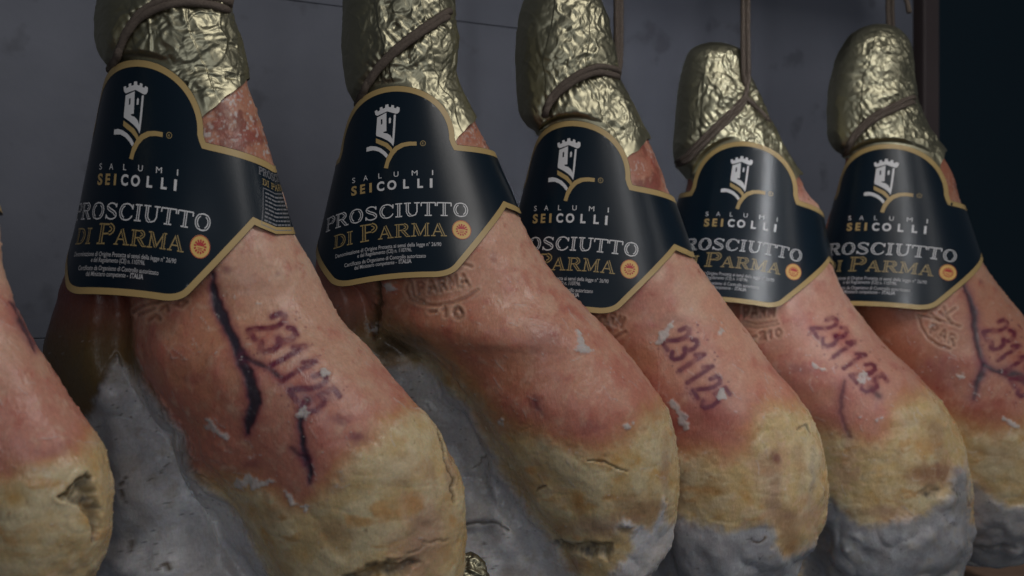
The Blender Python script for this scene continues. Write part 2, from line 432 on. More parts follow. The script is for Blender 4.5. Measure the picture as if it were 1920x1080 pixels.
    o = mesh_obj("meat", v - np.array(root.location), F, M_HAM, None, True, None, {"Col": cola, "rough": ro})
    import bmesh
    bm = bmesh.new(); bm.from_mesh(o.data); bm.verts.ensure_lookup_table()
    for t in tri:
        f = bm.faces.new([bm.verts[i] for i in t]); f.smooth = True
    bmesh.ops.recalc_face_normals(bm, faces=bm.faces[:]) if False else None
    bm.to_mesh(o.data); bm.free()
    o.parent = root
    return o

def tri_wave(x):
    return np.abs((x % 1.0)*2 - 1)

def crumple(q, seed):
    rng = np.random.RandomState(seed); r = 0
    w = np.stack([fbm(q, .03, 2, seed+1), fbm(q, .03, 2, seed+2), fbm(q, .03, 2, seed+3)], -1)*.006
    w2 = np.stack([fbm(q, .012, 2, seed+4), fbm(q, .012, 2, seed+5), fbm(q, .012, 2, seed+6)], -1)*.003
    qq = q + w + w2
    for lam, amp, n in ((.055, .0022, 3), (.027, .0014, 4), (.0125, .00105, 5), (.0062, .00045, 5)):
        a = np.zeros(q.shape[:-1])
        for k in range(n):
            d = rng.normal(size=3); d /= np.linalg.norm(d)
            f = tri_wave(qq @ d/lam + rng.rand())
            a = np.maximum(a, f*rng.uniform(.6, 1)) if k % 2 else np.minimum(a + f*.5, 1.2)
        r = r + amp*(a - .7)*1.6
    return r

def build_foil(h, root):
    nrow, u = 210, u_samples(300, 60, 70)
    x0, _, _ = section(h, np.array([float(h.foil[1])]), u)
    cx, cy, slope = h.foil
    yb = np.clip(cy + (cx - x0[0])*slope, cy - 30, cy + 85)
    far = smooth(3.6, 4.6, u)*smooth(11.6, 10.6, u); yb = yb*(1-far) + far*np.minimum(yb, h.notch)
    yb = yb + 1.5*np.sin(u*5.1 + h.seed) + .8*np.sin(u*13.0)
    t = (np.linspace(0, 1, nrow)**1.35)[:, None]
    y2 = h.y[0] + 1.0 + t*(yb[None, :] - h.y[0] - 1.0)
    rows = np.linspace(h.y[0] + .5, yb.max() + 2, 260)
    X, _, YY = section(h, rows, u)
    f = (y2 - rows[0])/(rows[1]-rows[0]); i = np.clip(np.floor(f).astype(int), 0, 258); fr = f - i; jj = np.arange(len(u))[None, :]
    px = X[i, jj]*(1-fr) + X[i+1, jj]*fr; Y = YY[i, jj]*(1-fr) + YY[i+1, jj]*fr
    p = P3(px, y2, Y); nrm = grid_normals(p)
    q = p + np.array([h.seed*2.3, h.seed*.7, h.seed*1.9])
    c = crumple(q, h.seed*13 + 5)
    flare = smooth(.90, 1.0, t)*(.0016 + .0022*np.sin(u*3.0 + h.seed)[None, :])
    keep = smooth(0.0, .10, t)
    amp = .30 + .70*smooth(3.9, 2.6, u)[None, :]*smooth(-.1, .5, u)[None, :] + .35*smooth(10.5, 12, u)[None, :]
    bite = 0
    for pl in h.rope: bite = np.maximum(bite, smooth(17, 4, seg_dist(px, y2, pl)) * (u < 5.3)[None, :])
    gather = 0
    for pl in h.rope:
        t_ = np.array(pl[-1], float) - np.array(pl[0], float); t_ /= np.hypot(*t_); dd = seg_dist(px, y2, pl)
        gather = gather + .0006*np.sin((px*t_[0] + y2*t_[1])*.42*h.Y/1.3 + 2.5*fbm(q, .02, 2, h.seed + 3))*np.exp(-np.maximum(dd - 9, 0)/20.0)*(dd > 8)
    lc = ridged(q*np.array([1.0, 1.0, .55]) + .01*fbm(q, .03, 2, h.seed + 8)[..., None], .030, h.seed + 9)
    us = u[None, :] + .10*fbm(q, .02, 3, h.seed + 14) + .35*np.sin(y2*.011 + h.seed)
    fold = .0013*smooth(1.45, 1.50, us)*smooth(3.2, 1.5, us) + .0011*smooth(3.05, 3.00, us)*smooth(2.2, 3.0, us)
    c = c + fold + gather*(u < 5.3)[None, :] + .0007*smooth(.90, .99, lc)
    p = press(h, p + nrm*((.0030 - .0020*bite + np.maximum(c*amp, -.0016)*(1 - .8*smooth(.90, 1.0, t)))*keep + flare*smooth(1.6, .4, u)[None, :])[..., None], .0012)
    m = len(u); n = nrow*m
    v = np.concatenate([p.reshape(-1, 3), p[:1].mean(1)])
    o = mesh_obj("foil_wrap", v - np.array(root.location), grid_faces(nrow, m, True), M_FOIL, None, True)
    o.parent = root
    return o

# ------------------------------------------------------------------ printed collar
PHI = np.linspace(-math.pi, math.pi, 2001)
_d = np.sqrt(np.cos(PHI)**2 + (Q*np.sin(PHI))**2)
ARC = np.concatenate([[0], np.cumsum((_d[1:]+_d[:-1])/2*np.diff(PHI))]); ARC -= np.interp(0, PHI, ARC)

def label_map(h, a, hh, off=0.0):
    """sheet coordinates (a right, hh down; units of the nearest flat label's pixels) -> point on the paper cone"""
    a = np.asarray(a, float); hh = np.asarray(hh, float); lb = h.lab
    ac = np.clip(a, -270, 270)
    y = lb['y'] + lb['s']*(hh - 408 + lb['m']*ac + lb['b']*ac*ac)
    xl = lb['l'][0] + (y - lb['l'][1])*lb['l'][2]; xr = lb['r'][0] + (y - lb['r'][1])*lb['r'][2]
    xc = (xl+xr)/2; w = (xr-xl)/2
    s0 = np.interp(np.arcsin(np.clip((lb['x'] - xc)/w, -1, 1)), PHI, ARC)
    phi = np.interp(s0 + (lb['sx']*a + lb['k']*(hh - 350)*np.where(hh < 350, .38, 1.0))/w, ARC, PHI)
    off = off + .0016*smooth(400, 524, hh)*(1 + np.sin(a*.021 + h.seed)) + .0007*np.sin(a*.017 + hh*.012 + h.seed*2.0) + .0007
    offp = (off + .0012)*K/h.Y
    px = xc + (w + offp)*np.sin(phi); v = -(w*Q*h.Y/K + off + .0030)*np.cos(phi)
    return P3(px, y, h.Y + v)

def outline(inset=0.0):
    """outer edge of the sheet as a dense closed polygon (a, h)"""
    half = []
    r, ry = 118.0, 101.0
    for k in range(0, 33): 
        t = math.pi/2*k/32; half.append((r*math.sin(t), 262 - ry*math.cos(t)))
    half += [(119.5, 266), (121, 270), (123, 273.5)]
    top = half
    end = 560.0
    top = top + [(123 + (end-123)*k/40, 274.0) for k in range(1, 41)]
    bot = [(end - (end-226)*k/30, 380.0) for k in range(0, 30)]
    diag = [(224 - (224-124)*k/20, 379 + (505-379)*k/20) for k in range(0, 21)]
    corner = []
    p0, p1, p2 = (124, 505), (110, 523), (78, 524)
    for k in range(1, 11):
        t = k/10; corner.append(tuple((1-t)**2*p0[i] + 2*t*(1-t)*p1[i] + t*t*p2[i] for i in (0, 1)))
    flat = [(78 - 78*k/10, 524.0) for k in range(1, 11)]
    right = top + bot + diag + corner + flat          # apex -> bottom centre, clockwise on screen
    left = [(-x, y) for x, y in right[::-1]][1:-1]
    return right + left

OUT = outline()
def inset_poly(pts, d):
    n = len(pts); out = []
    for i in range(n):
        x0, y0 = pts[i-1]; x1, y1 = pts[i]; x2, y2 = pts[(i+1) % n]
        e1 = np.array([x1-x0, y1-y0]); e2 = np.array([x2-x1, y2-y1])
        e1 /= np.hypot(*e1)+1e-9; e2 /= np.hypot(*e2)+1e-9
        n1 = np.array([-e1[1], e1[0]]); n2 = np.array([-e2[1], e2[0]])
        b = n1+n2; b /= np.hypot(*b)+1e-9; c = max(.45, float(b @ n1))
        out.append((x1 + b[0]*d/c, y1 + b[1]*d/c))
    return out

def cdt(pts, extra=()):
    vs = [Vector(p) for p in pts] + [Vector(p) for p in extra]
    r = delaunay_2d_cdt(vs, [(i, (i+1) % len(pts)) for i in range(len(pts))], [], 1, 1e-5)
    return [tuple(v) for v in r[0]], [tuple(f) for f in r[2]]

def dense(pts, step=5.0, closed=True):
    out = []; n = len(pts)
    for i in range(n if closed else n-1):
        a, b = pts[i], pts[(i+1) % n]; k = max(1, int(math.hypot(b[0]-a[0], b[1]-a[1])/step))
        out += [(a[0] + (b[0]-a[0])*j/k, a[1] + (b[1]-a[1])*j/k) for j in range(k)]
    if not closed: out.append(pts[-1])
    return out

def press(h, p, gap):
    """push a surface back where the paper collar lies over it"""
    Y = p[..., 1]; px = p[..., 0]/Y*K + 960; py = 540 - p[..., 2]/Y*K; lb = h.lab
    xl = lb['l'][0] + (py - lb['l'][1])*lb['l'][2]; xr = lb['r'][0] + (py - lb['r'][1])*lb['r'][2]
    xc = (xl+xr)/2; w = (xr-xl)/2; t = np.clip((px-xc)/(w + .0012*K/h.Y), -.995, .995); phi = np.arcsin(t)
    s0 = np.interp(np.arcsin(np.clip((lb['x']-xc)/w, -1, 1)), PHI, ARC)
    a = (np.interp(phi, PHI, ARC) - s0)*w; hh = (py - lb['y'])/lb['s'] + 408
    for _ in range(3):
        aa = (a - lb['k']*(hh - 350)*np.where(hh < 350, .38, 1.0))/lb['sx']; ac = np.clip(aa, -270, 270)
        hh = (py - lb['y'])/lb['s'] + 408 - lb['m']*ac - lb['b']*ac*ac
    a = aa
    labY = h.Y - (w*Q*h.Y/K + .0030)*np.cos(phi) + gap
    k = smooth(-16, -3, poly_sd(a, hh, OUT)) * (Y < h.Y + .005)
    Yn = Y + k*np.maximum(0, labY - Y)
    return p*(Yn/Y)[..., None]

class Sheet:
    """flat printed shapes gathered into one mesh"""
    def __init__(self): self.v = []; self.f = []; self.m = []; self.o = []
    def add(self, verts, faces, mi=0, off=0.0):
        b = len(self.v); self.v += list(verts); self.o += [off]*len(verts)
        for f in faces:
            pts = [verts[i] for i in f]
            ar = sum(pts[i][0]*pts[(i+1) % len(pts)][1] - pts[(i+1) % len(pts)][0]*pts[i][1] for i in range(len(pts)))
            f = tuple(b+i for i in f)
            self.f.append(f if ar < 0 else f[::-1]); self.m.append(mi)
    def poly(self, pts, mi=0, off=0.0, step=5.0):
        p = np.array(pts); g = np.array([(x, y) for x in np.arange(p[:, 0].min(), p[:, 0].max(), step*.9) for y in np.arange(p[:, 1].min(), p[:, 1].max(), step*.9)])
        ex = [tuple(q) for q in g[poly_sd(g[:, 0], g[:, 1], pts) > 1.2]] if len(g) else []
        self.add(*cdt(dense(pts, step), ex), mi, off)
    def stroke(self, pts, w, mi=0, off=0.0, step=4.0, closed=False):
        p = np.array(dense(pts, step, closed)); n = len(p)
        if closed: t = np.roll(p, -1, 0) - np.roll(p, 1, 0)
        else: t = np.gradient(p, axis=0)
        t /= np.linalg.norm(t, axis=1, keepdims=True)+1e-9; nn = np.stack([-t[:, 1], t[:, 0]], 1)*w/2
        v = [tuple(x) for x in p+nn] + [tuple(x) for x in p-nn]
        self.add(v, [(i, (i+1) % n, n+(i+1) % n, n+i) for i in range(n if closed else n-1)], mi, off)
    def build(self, name, h, mats, parent, base):
        a = np.array(self.v); o = np.array(self.o) + base
        v = label_map(h, a[:, 0], a[:, 1], o)
        ob = mesh_obj(name, v - h.origin, self.f, mats, None, True, self.m); ob.parent = parent
        return ob

def font_mesh(text, bold=0.0):
    c = bpy.data.curves.new("print", 'FONT'); c.body = text; c.size = 1.0; c.resolution_u = 4; c.offset = bold
    o = bpy.data.objects.new("print", c); COL.objects.link(o)
    dg = bpy.context.evaluated_depsgraph_get(); me = bpy.data.meshes.new_from_object(o.evaluated_get(dg))
    v = [(x.co.x, x.co.y) for x in me.vertices]; f = [tuple(p.vertices) for p in me.polygons]
    bpy.data.objects.remove(o); bpy.data.curves.remove(c); bpy.data.meshes.remove(me)
    return v, f
_fc = {}
def put_text(sheet, text, x0, x1, base, cap, mi=0, bold=0.0):
    if (text, bold) not in _fc: _fc[(text, bold)] = font_mesh(text, bold)
    v, f = _fc[(text, bold)]
    xs = [p[0] for p in v]; a, b = min(xs), max(xs); kx = (x1-x0)/(b-a); ky = cap/.73
    sheet.add([(x0 + (x-a)*kx, base - y*ky) for x, y in v], f, mi)

# inline display capitals: (thick strokes, hair strokes, width)
def ell(cx, cy, rx, ry, a0, a1, n=14):
    return [(cx + rx*math.cos(math.radians(a0 + (a1-a0)*k/n)), cy + ry*math.sin(math.radians(a0 + (a1-a0)*k/n))) for k in range(n+1)]
CAP = {
 'P': ([[(.22,.03),(.22,.97)], ell(.5,.74,.30,.22,70,-70)], [[(.02,.02),(.46,.02)], [(.02,.98),(.63,.97)], [(.25,.5),(.63,.52)]], .86),
 'R': ([[(.22,.03),(.22,.97)], ell(.5,.75,.28,.21,70,-70), [(.5,.5),(.82,.05)]], [[(.02,.02),(.44,.02)], [(.02,.98),(.62,.97)], [(.25,.51),(.62,.53)], [(.74,.02),(1.0,.02)]], .98),
 'O': ([ell(.5,.5,.36,.46,120,240), ell(.5,.5,.36,.46,60,-60)], [ell(.5,.5,.40,.50,55,125), ell(.5,.5,.40,.50,235,305)], 1.0),
 'S': ([[(.14,.72),(.28,.60),(.58,.44),(.70,.28)]], [ell(.40,.74,.30,.25,20,190), ell(.42,.26,.32,.25,10,-165), [(.70,.98),(.70,.74)], [(.08,.02),(.08,.28)]], .82),
 'C': ([ell(.5,.5,.36,.46,115,245)], [ell(.5,.5,.40,.50,30,120), ell(.5,.5,.40,.50,240,335), [(.86,.98),(.86,.68)]], .94),
 'I': ([[(.22,.03),(.22,.97)]], [[(.02,.02),(.42,.02)], [(.02,.98),(.42,.98)]], .46),
 'U': ([[(.22,.97),(.22,.35),(.30,.12),(.42,.05)]], [[(.02,.98),(.42,.98)], [(.62,.98),(.96,.98)], [(.79,.97),(.79,.32),(.70,.10),(.52,.02),(.40,.03)]], .96),
 'T': ([[(.45,.03),(.45,.95)]], [[(.24,.02),(.66,.02)], [(.02,.97),(.88,.97)], [(.03,.97),(.03,.72)], [(.87,.97),(.87,.72)]], .90),
 'D': ([[(.22,.03),(.22,.97)], ell(.42,.5,.42,.44,62,-62)], [[(.02,.02),(.52,.02)], [(.02,.98),(.52,.98)], ell(.45,.5,.42,.48,90,60), ell(.45,.5,.42,.48,-60,-90)], .96),
 'A': ([[(.46,.98),(.80,.04)]], [[(.45,.98),(.14,.02)], [(.24,.34),(.70,.34)], [(.02,.02),(.30,.02)], [(.62,.02),(1.0,.02)]], 1.0),
 'M': ([[(.24,.96),(.56,.06)], [(.98,.97),(.98,.03)]], [[(.22,.97),(.18,.02)], [(.56,.04),(.96,.96)], [(.02,.02),(.34,.02)], [(.80,.02),(1.16,.02)], [(.04,.98),(.26,.98)], [(.96,.98),(1.14,.98)]], 1.18),
}
def put_caps(sheet, text, x0, x1, base, size, mi, di, hair=.075, thick=.22, inner=.085):
    big = [size(ch, i) if callable(size) else size for i, ch in enumerate(text)]
    wid = [(CAP[ch][2] if ch != ' ' else .35)*b for ch, b in zip(text, big)]
    tot = sum(wid) + sum(b*.05 for b in big); k = (x1-x0)/tot; x = x0
    for ch, b, w in zip(text, big, wid):
        if ch != ' ':
            T, H, _ = CAP[ch]
            mp = lambda pl: [(x + px*b*k, base - py*b) for px, py in pl]
            for pl in H: sheet.stroke(mp(pl), hair*b, mi, 0.0, 3.0)
            for pl in T:
                sheet.stroke(mp(pl), thick*b, mi, .00004, 3.0); sheet.stroke(mp(pl), inner*b, di, .00016, 3.0)
        x += (w + b*.05)*k

def E(pts):     # emblem points measured on the flattest label
    out = []
    for x, y in pts:
        a = (560 + x/3) - 735; out.append((a*1.01, y/3 - (-.10*a + 6.5e-4*a*a)))
    return out

def build_collar(h, root, side_panel=False):
    # paper
    ins = []
    for i in range(-54, 55):
        for j in range(0, 28):
            a = i*10.0 + (5 if j % 2 else 0); b = 166 + j*13.0
            ins.append((a, b))
    ins = np.array(ins); sd = poly_sd(ins[:, 0], ins[:, 1], OUT); ins = [tuple(x) for x in ins[sd > 4]]
    sh = Sheet(); sh.add(*cdt(OUT, ins)); paper = sh.build("paper_collar", h, M_NAVY, root, 0.0)
    sol = paper.modifiers.new("thickness", 'SOLIDIFY'); sol.thickness = .0005; sol.offset = -1
    # gold border
    inn = inset_poly(OUT, 11.0); n = len(OUT)
    mid_ = inset_poly(OUT, 0.6)
    b = Sheet(); b.add(mid_ + inn, [(i, (i+1) % n, n+(i+1) % n, n+i) for i in range(n)])
    b.build("gold_border", h, M_GOLD, paper, .00022)
    # tower emblem
    e = Sheet()
    e.poly(E([(432,625),(446,618),(449,628),(463,620),(462,606),(476,600),(479,612),(492,606),(493,590),(510,586),(512,602),(524,603),(528,590),(541,593),(541,607),(552,609),(556,600),(571,604),(571,624),(564,636),(553,640),(503,626),(447,652),(436,645)]), 0, 0, 6)
    e.poly(E([(447,661),(468,650),(468,702),(477,698),(477,645),(499,633),(499,737),(482,742),(484,748),(505,751),(522,763),(532,782),(540,646),(551,644),(546,740),(541,800),(537,822),(525,805),(505,790),(475,775),(442,764),(441,750)]), 0, 0, 6)
    e.poly(E([(467,650),(478,645),(478,668),(467,673)]), 0, .00003, 6); e.poly(E([(467,702),(478,697),(478,735),(467,740)]), 0, .00003, 6)
    e.poly(E([(513,668),(519,660),(525,668),(523,691),(513,694)]), 0, 0, 6)
    e.poly(E([(385,830),(410,822),(440,824),(470,835),(495,855),(508,872),(498,888),(480,868),(455,852),(425,845),(384,853)]), 0, 0, 6)
    e.poly(E([(440,778),(470,790),(505,805),(528,830),(535,850),(528,865),(515,845),(490,825),(455,810),(440,803)]), 1, 0, 6)
    e.poly(E([(663,797),(620,797),(580,805),(545,825),(520,855),(500,890),(485,945),(507,948),(515,915),(535,875),(560,845),(595,825),(630,819),(663,819)]), 1, 0, 6)
    c = E([(697, 806)])[0]
    e.stroke([(c[0] + 4.6*math.cos(t*math.pi/8), c[1] + 4.6*math.sin(t*math.pi/8)) for t in range(16)], 1.1, 2, 0, 3, True)
    put_text(e, "R", c[0]-1.8, c[0]+1.8, c[1]+2.3, 4.6, 2)
    e.build("tower_emblem", h, [M_WHITE, M_GOLD, M_DGOLD], paper, .00022)
    # maker's lettering
    t = Sheet()
    for ch, x in zip("SALUMI", (-74, -49, -21, 9, 43, 76)):
        w = {'I': 2.0, 'M': 10.5, 'S': 6.5, 'L': 6.0}.get(ch, 8.5); put_text(t, ch, x - w/2, x + w/2, 332, 10, 0)
    for ch, x0, x1 in (('S', -79, -67), ('E', -60, -50), ('I', -41.5, -36.8), ('C', -27, -13), ('O', -7.5, 9.5), ('L', 22, 32.5), ('L', 48, 58.5), ('I', 71, 75.8)):
        put_text(t, ch, x0, x1, 355, 17, 1 if x1 < -30 else 0, .035)
    t.build("maker_lettering", h, [M_WHITE, M_GOLD], paper, .00022)
    # product lettering
    t = Sheet()
    put_caps(t, "PROSCIUTTO", -144, 146, 408, 25, 0, 2, .085, .22, .075)
    put_caps(t, "DI PARMA", -118, 104, 446, lambda ch, i: 31 if ch == 'P' else 24, 1, 2, .085, .23, .085)
    t.build("title_lettering", h, [M_WHITE, M_DGOLD, M_NAVY], paper, .00022)
    if side_panel:
        t = Sheet()
        put_caps(t, "PROSCIUTTO", 227, 329, 299, 11, 0, 2, .10, .24, .05)
        put_caps(t, "DI PARMA", 236, 320, 313, 9, 1, 2, .10, .24, .05)
        t.stroke([(238, 318), (320, 318), (320, 374), (238, 374)], 1.3, 0, 0, 4, True)
        rr = random.Random(5)
        for k in range(8):
            x = 243.0; yy = 324 + k*6.0
            while x < 314:
                w = rr.uniform(4, 14); t.stroke([(x, yy), (min(x+w, 317), yy)], 2.4, 0, 0, 4); x += w + 1.8
        t.build("side_print", h, [M_SIDE, M_DGOLD, M_NAVY], paper, .00022)
    t = Sheet()
    put_text(t, "Denominazione di Origine Protetta ai sensi della legge n° 26/90", -112, 92, 465, 7.4, 0, .012)
    put_text(t, "e del Regolamento (CE) n. 1107/96.", -66, 38, 474, 7.4, 0, .012)
    put_text(t, "Certificato da Organismo di Controllo autorizzato", -92, 64, 486.5, 7.4, 0, .012)
    put_text(t, "dal Ministero competente -", -72, 10, 495.5, 7.4, 0, .012)
    put_text(t, "ITALIA", 14, 38, 495.5, 7.6, 0, .035)
    t.build("small_print", h, [M_FINE], paper, .00022)
    # round origin seal
    s = Sheet(); cx, cy = 130, 433
    circ = lambda r, n=36: [(cx + r*math.cos(2*math.pi*k/n), cy + r*math.sin(2*math.pi*k/n)) for k in range(n)]
    s.poly(circ(18), 0, 0.0, 4); s.stroke(circ(17.2), 1.0, 1, .00022, 4, True)
    for k in range(13):
        t0 = 2*math.pi*k/13 - math.pi/2
        s.poly([(cx + r*math.cos(t0+d), cy + r*math.sin(t0+d)) for r, d in ((7.3, -.17), (11.2, -.13), (11.2, .13), (7.3, .17))], 1, .00022, 4)
    s.poly([(cx + 6.8*math.cos(t), cy - 1.2 - 5.8*math.sin(t)) for t in np.linspace(0, math.pi, 14)], 1, .00022, 4)
    for yy in (2.2, 4.8): s.stroke([(cx-5.4+yy*.4, cy+yy), (cx+5.4-yy*.4, cy+yy)], 1.2, 1, .00022, 4)
    s.build("origin_seal", h, [M_YEL, M_RED], paper, .00022)
    return paper

# ------------------------------------------------------------------ twine
def tube(path, radius, lobes=3, pitch=.010, nseg=14, ph=0.0):
    path = np.asarray(path, float); n = len(path)
    t = np.gradient(path, axis=0); t /= np.linalg.norm(t, axis=1, keepdims=True)+1e-12
    up = np.array([.3, -.9, .2]); a = np.cross(t, up); a /= np.linalg.norm(a, axis=1, keepdims=True)+1e-12
    for i in range(1, n):
        v = a[i-1] - t[i]*(a[i-1] @ t[i]); a[i] = v/(np.linalg.norm(v)+1e-12)
    b = np.cross(t, a); s = np.concatenate([[0], np.cumsum(np.linalg.norm(np.diff(path, axis=0), axis=1))])
    th = np.linspace(0, 2*math.pi, nseg, endpoint=False)[None, :]
    r = radius*(.80 + .28*np.abs(np.cos(lobes/2*(th - 2*math.pi*s[:, None]/pitch + ph))))*(1 + .05*np.sin(s[:, None]*310 + ph))
    p = path[:, None] + a[:, None]*(r*np.cos(th))[..., None] + b[:, None]*(r*np.sin(th))[..., None]
    v = p.reshape(-1, 3); F = [tuple(f) for f in grid_faces(n, nseg, True).tolist()]
    F += [tuple(range(nseg))[::-1], tuple(range((n-1)*nseg, n*nseg))]
    return v, F

def spline(pts, step=.0016):
    pts = np.asarray(pts, float); pp = np.concatenate([[2*pts[0]-pts[1]], pts, [2*pts[-1]-pts[-2]]])
    out = []
    for i in range(1, len(pp)-2):
        p0, p1, p2, p3 = pp[i-1:i+3]; n = max(3, int(np.linalg.norm(p2-p1)/step))
        t = np.linspace(0, 1, n, endpoint=False)[:, None]
        out.append(.5*(2*p1 + (p2-p0)*t + (2*p0-5*p1+4*p2-p3)*t*t + (3*p1-p0-3*p2+p3)*t**3))
    return np.concatenate(out + [pts[-1:]])

def twine(name, paths, radius, label, parent=None, cat="twine"):
    V = []; F = []; b = 0
    for i, pth in enumerate(paths):
        v, f = tube(spline(pth), radius, ph=i*1.7)
        V.append(v); F += [tuple(x+b for x in q) for q in f]; b += len(v)
    o = mesh_obj(name, np.concatenate(V), F, M_TWINE, None, True)
    tag(o, label, cat, "twine loops holding up the hams")
    return o

# ------------------------------------------------------------------ the hams
def make(idx, Y, rows, seed, **kw):
    h = Ham(); h.idx = idx; h.Y = Y; h.seed = seed
    r = np.array(rows, float); h.y, h.G, h.L, h.R = r.T
    h.capb = kw.get('capb', 130); h.ylab = kw['ylab']; h.y0 = kw['y0']
    for k in ('fat', 'grey', 'cavities', 'cracks', 'veins', 'bruises', 'brand', 'smears'): setattr(h, k, kw.get(k, []))
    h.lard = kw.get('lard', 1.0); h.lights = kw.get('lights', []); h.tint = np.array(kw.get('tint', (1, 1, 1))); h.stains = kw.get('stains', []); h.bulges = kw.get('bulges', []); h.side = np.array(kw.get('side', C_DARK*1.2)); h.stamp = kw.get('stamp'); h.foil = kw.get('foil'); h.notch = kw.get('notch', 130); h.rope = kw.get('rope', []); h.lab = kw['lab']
    h.origin = np.array(P3(kw['ox'], h.y[0], Y)).reshape(3)
    return h

HAMS = []
HAMS.append(make(0, 1.05, [
 (-180,-330,-330,-310),(-120,-390,-390,-210),(0,-400,-400,-150),(120,-390,-390,-110),(250,-370,-370,-60),(380,-390,-390,-5),(440,-400,-400,2),
 (475,-400,-380,4),(550,-430,-300,22),(630,-460,-280,60),(690,-470,-260,100),(760,-470,-240,142),(820,-470,-220,180),(880,-460,-200,205),
 (930,-450,-180,213),(1000,-440,-160,206),(1060,-420,-140,187),(1120,-380,-110,150),(1250,-300,-50,40)], 11,
 ylab=480, y0=60, ox=-200, foil=(-80,150,.8),
 fat=[(230,800),(190,812),(172,822),(150,858),(110,872),(60,890),(0,905),(-300,900),(-300,1400),(300,1400)],
 cavities=[([(112,934),(125,921),(138,897),(155,888),(172,893),(183,920),(190,960),(185,1000),(172,1012),(160,975),(140,950)], .010)],
 cracks=[([(110,936),(125,920),(138,896),(158,887),(172,893)], 3.5, .004, .9)],
 veins=[([(24,570),(36,608),(55,640),(64,655)], (1,4,3,1), .8)],
 bruises=[(100,840,50,16,.25)],
 lab=dict(y=380, s=1.3, sx=1.1, k=-.15, m=.05, b=4.5e-4, x=-230, l=(-395,250,-.15), r=(-27,300,.27))))

HAMS.append(make(1, 1.20, [
 (-95,295,295,310),(-85,255,255,360),(-60,222,222,395),(0,190,190,425),(40,186,186,436),(70,187,187,446),(100,196,196,454),(128,211,211,459),(150,209,209,462),
 (200,194,194,480),(265,176,176,499),(300,170,170,510),(380,154,154,534),(430,148,148,546),(480,136,158,574),(520,122,200,596),(560,106,246,619),
 (600,93,252,645),(650,81,252,690),(700,78,270,731),(750,85,306,774),(800,95,350,814),(850,105,385,842),(900,115,418,862),(950,125,445,870),
 (1000,135,470,873),(1050,145,495,872),(1100,160,520,865),(1160,190,550,840),(1280,300,620,760)], 23,
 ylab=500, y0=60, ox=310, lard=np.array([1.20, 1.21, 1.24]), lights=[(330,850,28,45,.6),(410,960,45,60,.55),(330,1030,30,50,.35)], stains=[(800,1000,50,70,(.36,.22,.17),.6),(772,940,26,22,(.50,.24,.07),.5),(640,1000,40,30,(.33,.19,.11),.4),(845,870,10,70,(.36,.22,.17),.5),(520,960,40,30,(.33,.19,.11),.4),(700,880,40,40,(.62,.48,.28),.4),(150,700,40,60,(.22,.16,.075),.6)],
 bulges=[(375,890,60,85,.018),(300,800,40,60,.006),(235,930,40,50,.010),(260,1060,50,40,.012),(300,1075,70,40,.008),(430,1060,50,60,.006)], foil=(462,147,.80), notch=133, rope=[[(214,122),(222,98),(236,66),(262,34),(300,14),(345,5),(390,8),(424,18)]],
 fat=[(900,745),(840,765),(800,768),(777,776),(730,797),(707,830),(670,850),(647,877),(627,910),(600,940),(575,955),(530,945),(497,925),(460,905),(400,890),(400,1400),(1000,1400)],
 grey=[[(215,663),(250,690),(300,740),(350,800),(390,860),(430,920),(465,990),(495,1050),(520,1120),(560,1400),(60,1400),(100,900),(150,800),(185,740),(200,690)]],
 cavities=[([(640,1072),(690,1056),(740,1048),(775,1040),(792,1052),(770,1075),(730,1095),(650,1100)], .008)],
 cracks=[([(816,812),(828,838),(838,866),(846,900),(850,940)], 2.6, .0035, .75), ([(726,1052),(760,1040),(800,1020),(840,1012)], 2.5, .002, .25),
         ([(246,885),(254,915),(260,945)], 1.8, .0015, .8), ([(286,895),(300,885),(310,870)], 1.5, .001, .6), ([(250,1005),(262,1025),(275,1036)], 1.8, .0015, .7),
         ([(318,1055),(325,1048),(332,1060)], 3, .003, .9)],
 veins=[([(398,512),(400,535),(411,578),(428,620),(445,660),(460,690),(470,720),(476,755),(471,785),(467,808)], (1.5,4,8,7,8.5,9,8,9.5,8,3), 1),
        ([(455,668),(485,682),(510,695),(530,712)], (3,2.2,2,2), .8), ([(574,752),(567,775),(564,800),(568,840),(575,865),(580,885),(582,903)], (4,4,3,3,5,3.5,1), 1),
        ([(548,842),(560,853),(575,862)], (1,3,3), .55)],
 bruises=[(585,735,46,30,.38),(520,640,34,20,.25),(560,690,26,22,.25),(640,785,26,14,.6),(668,824,26,14,.7),(600,745,30,18,.5),(425,505,9,9,.5),(520,515,8,6,.35),(360,710,24,14,.35),(470,870,20,14,.4)],
 stamp=("231125", (463,617), (19.2,28.5), (64,-37), 5.8, 1.0, .35),
 brand=[[(252,584),(270,574),(295,566),(325,555)],[(262,590),(290,578)],[(330,570),(338,562),(348,566),(340,574),(330,570)],[(300,580),(312,572),(316,582)],[(280,600),(292,590),(300,598)]],
 smears=[[(465,852),(480,848),(497,856),(488,862),(470,860)],[(443,903),(470,890),(492,898),(520,905),(500,912),(478,918),(455,912)],[(530,912),(550,920),(566,940),(590,952),(578,958),(552,940),(536,930)],
         [(385,782),(405,792),(440,820),(432,824),(400,802)],[(556,768),(570,762),(582,775),(575,788),(560,782)],[(598,700),(610,695),(618,708),(606,716)],
         [(333,815),(350,828),(380,880),(395,912),(370,900),(345,870),(325,840),(326,822)]],
 lab=dict(y=413, s=1.22, sx=1.03, k=-.16, m=.062, b=4.5e-4, x=255, l=(200,150,-.207), r=(505,283,.285))))

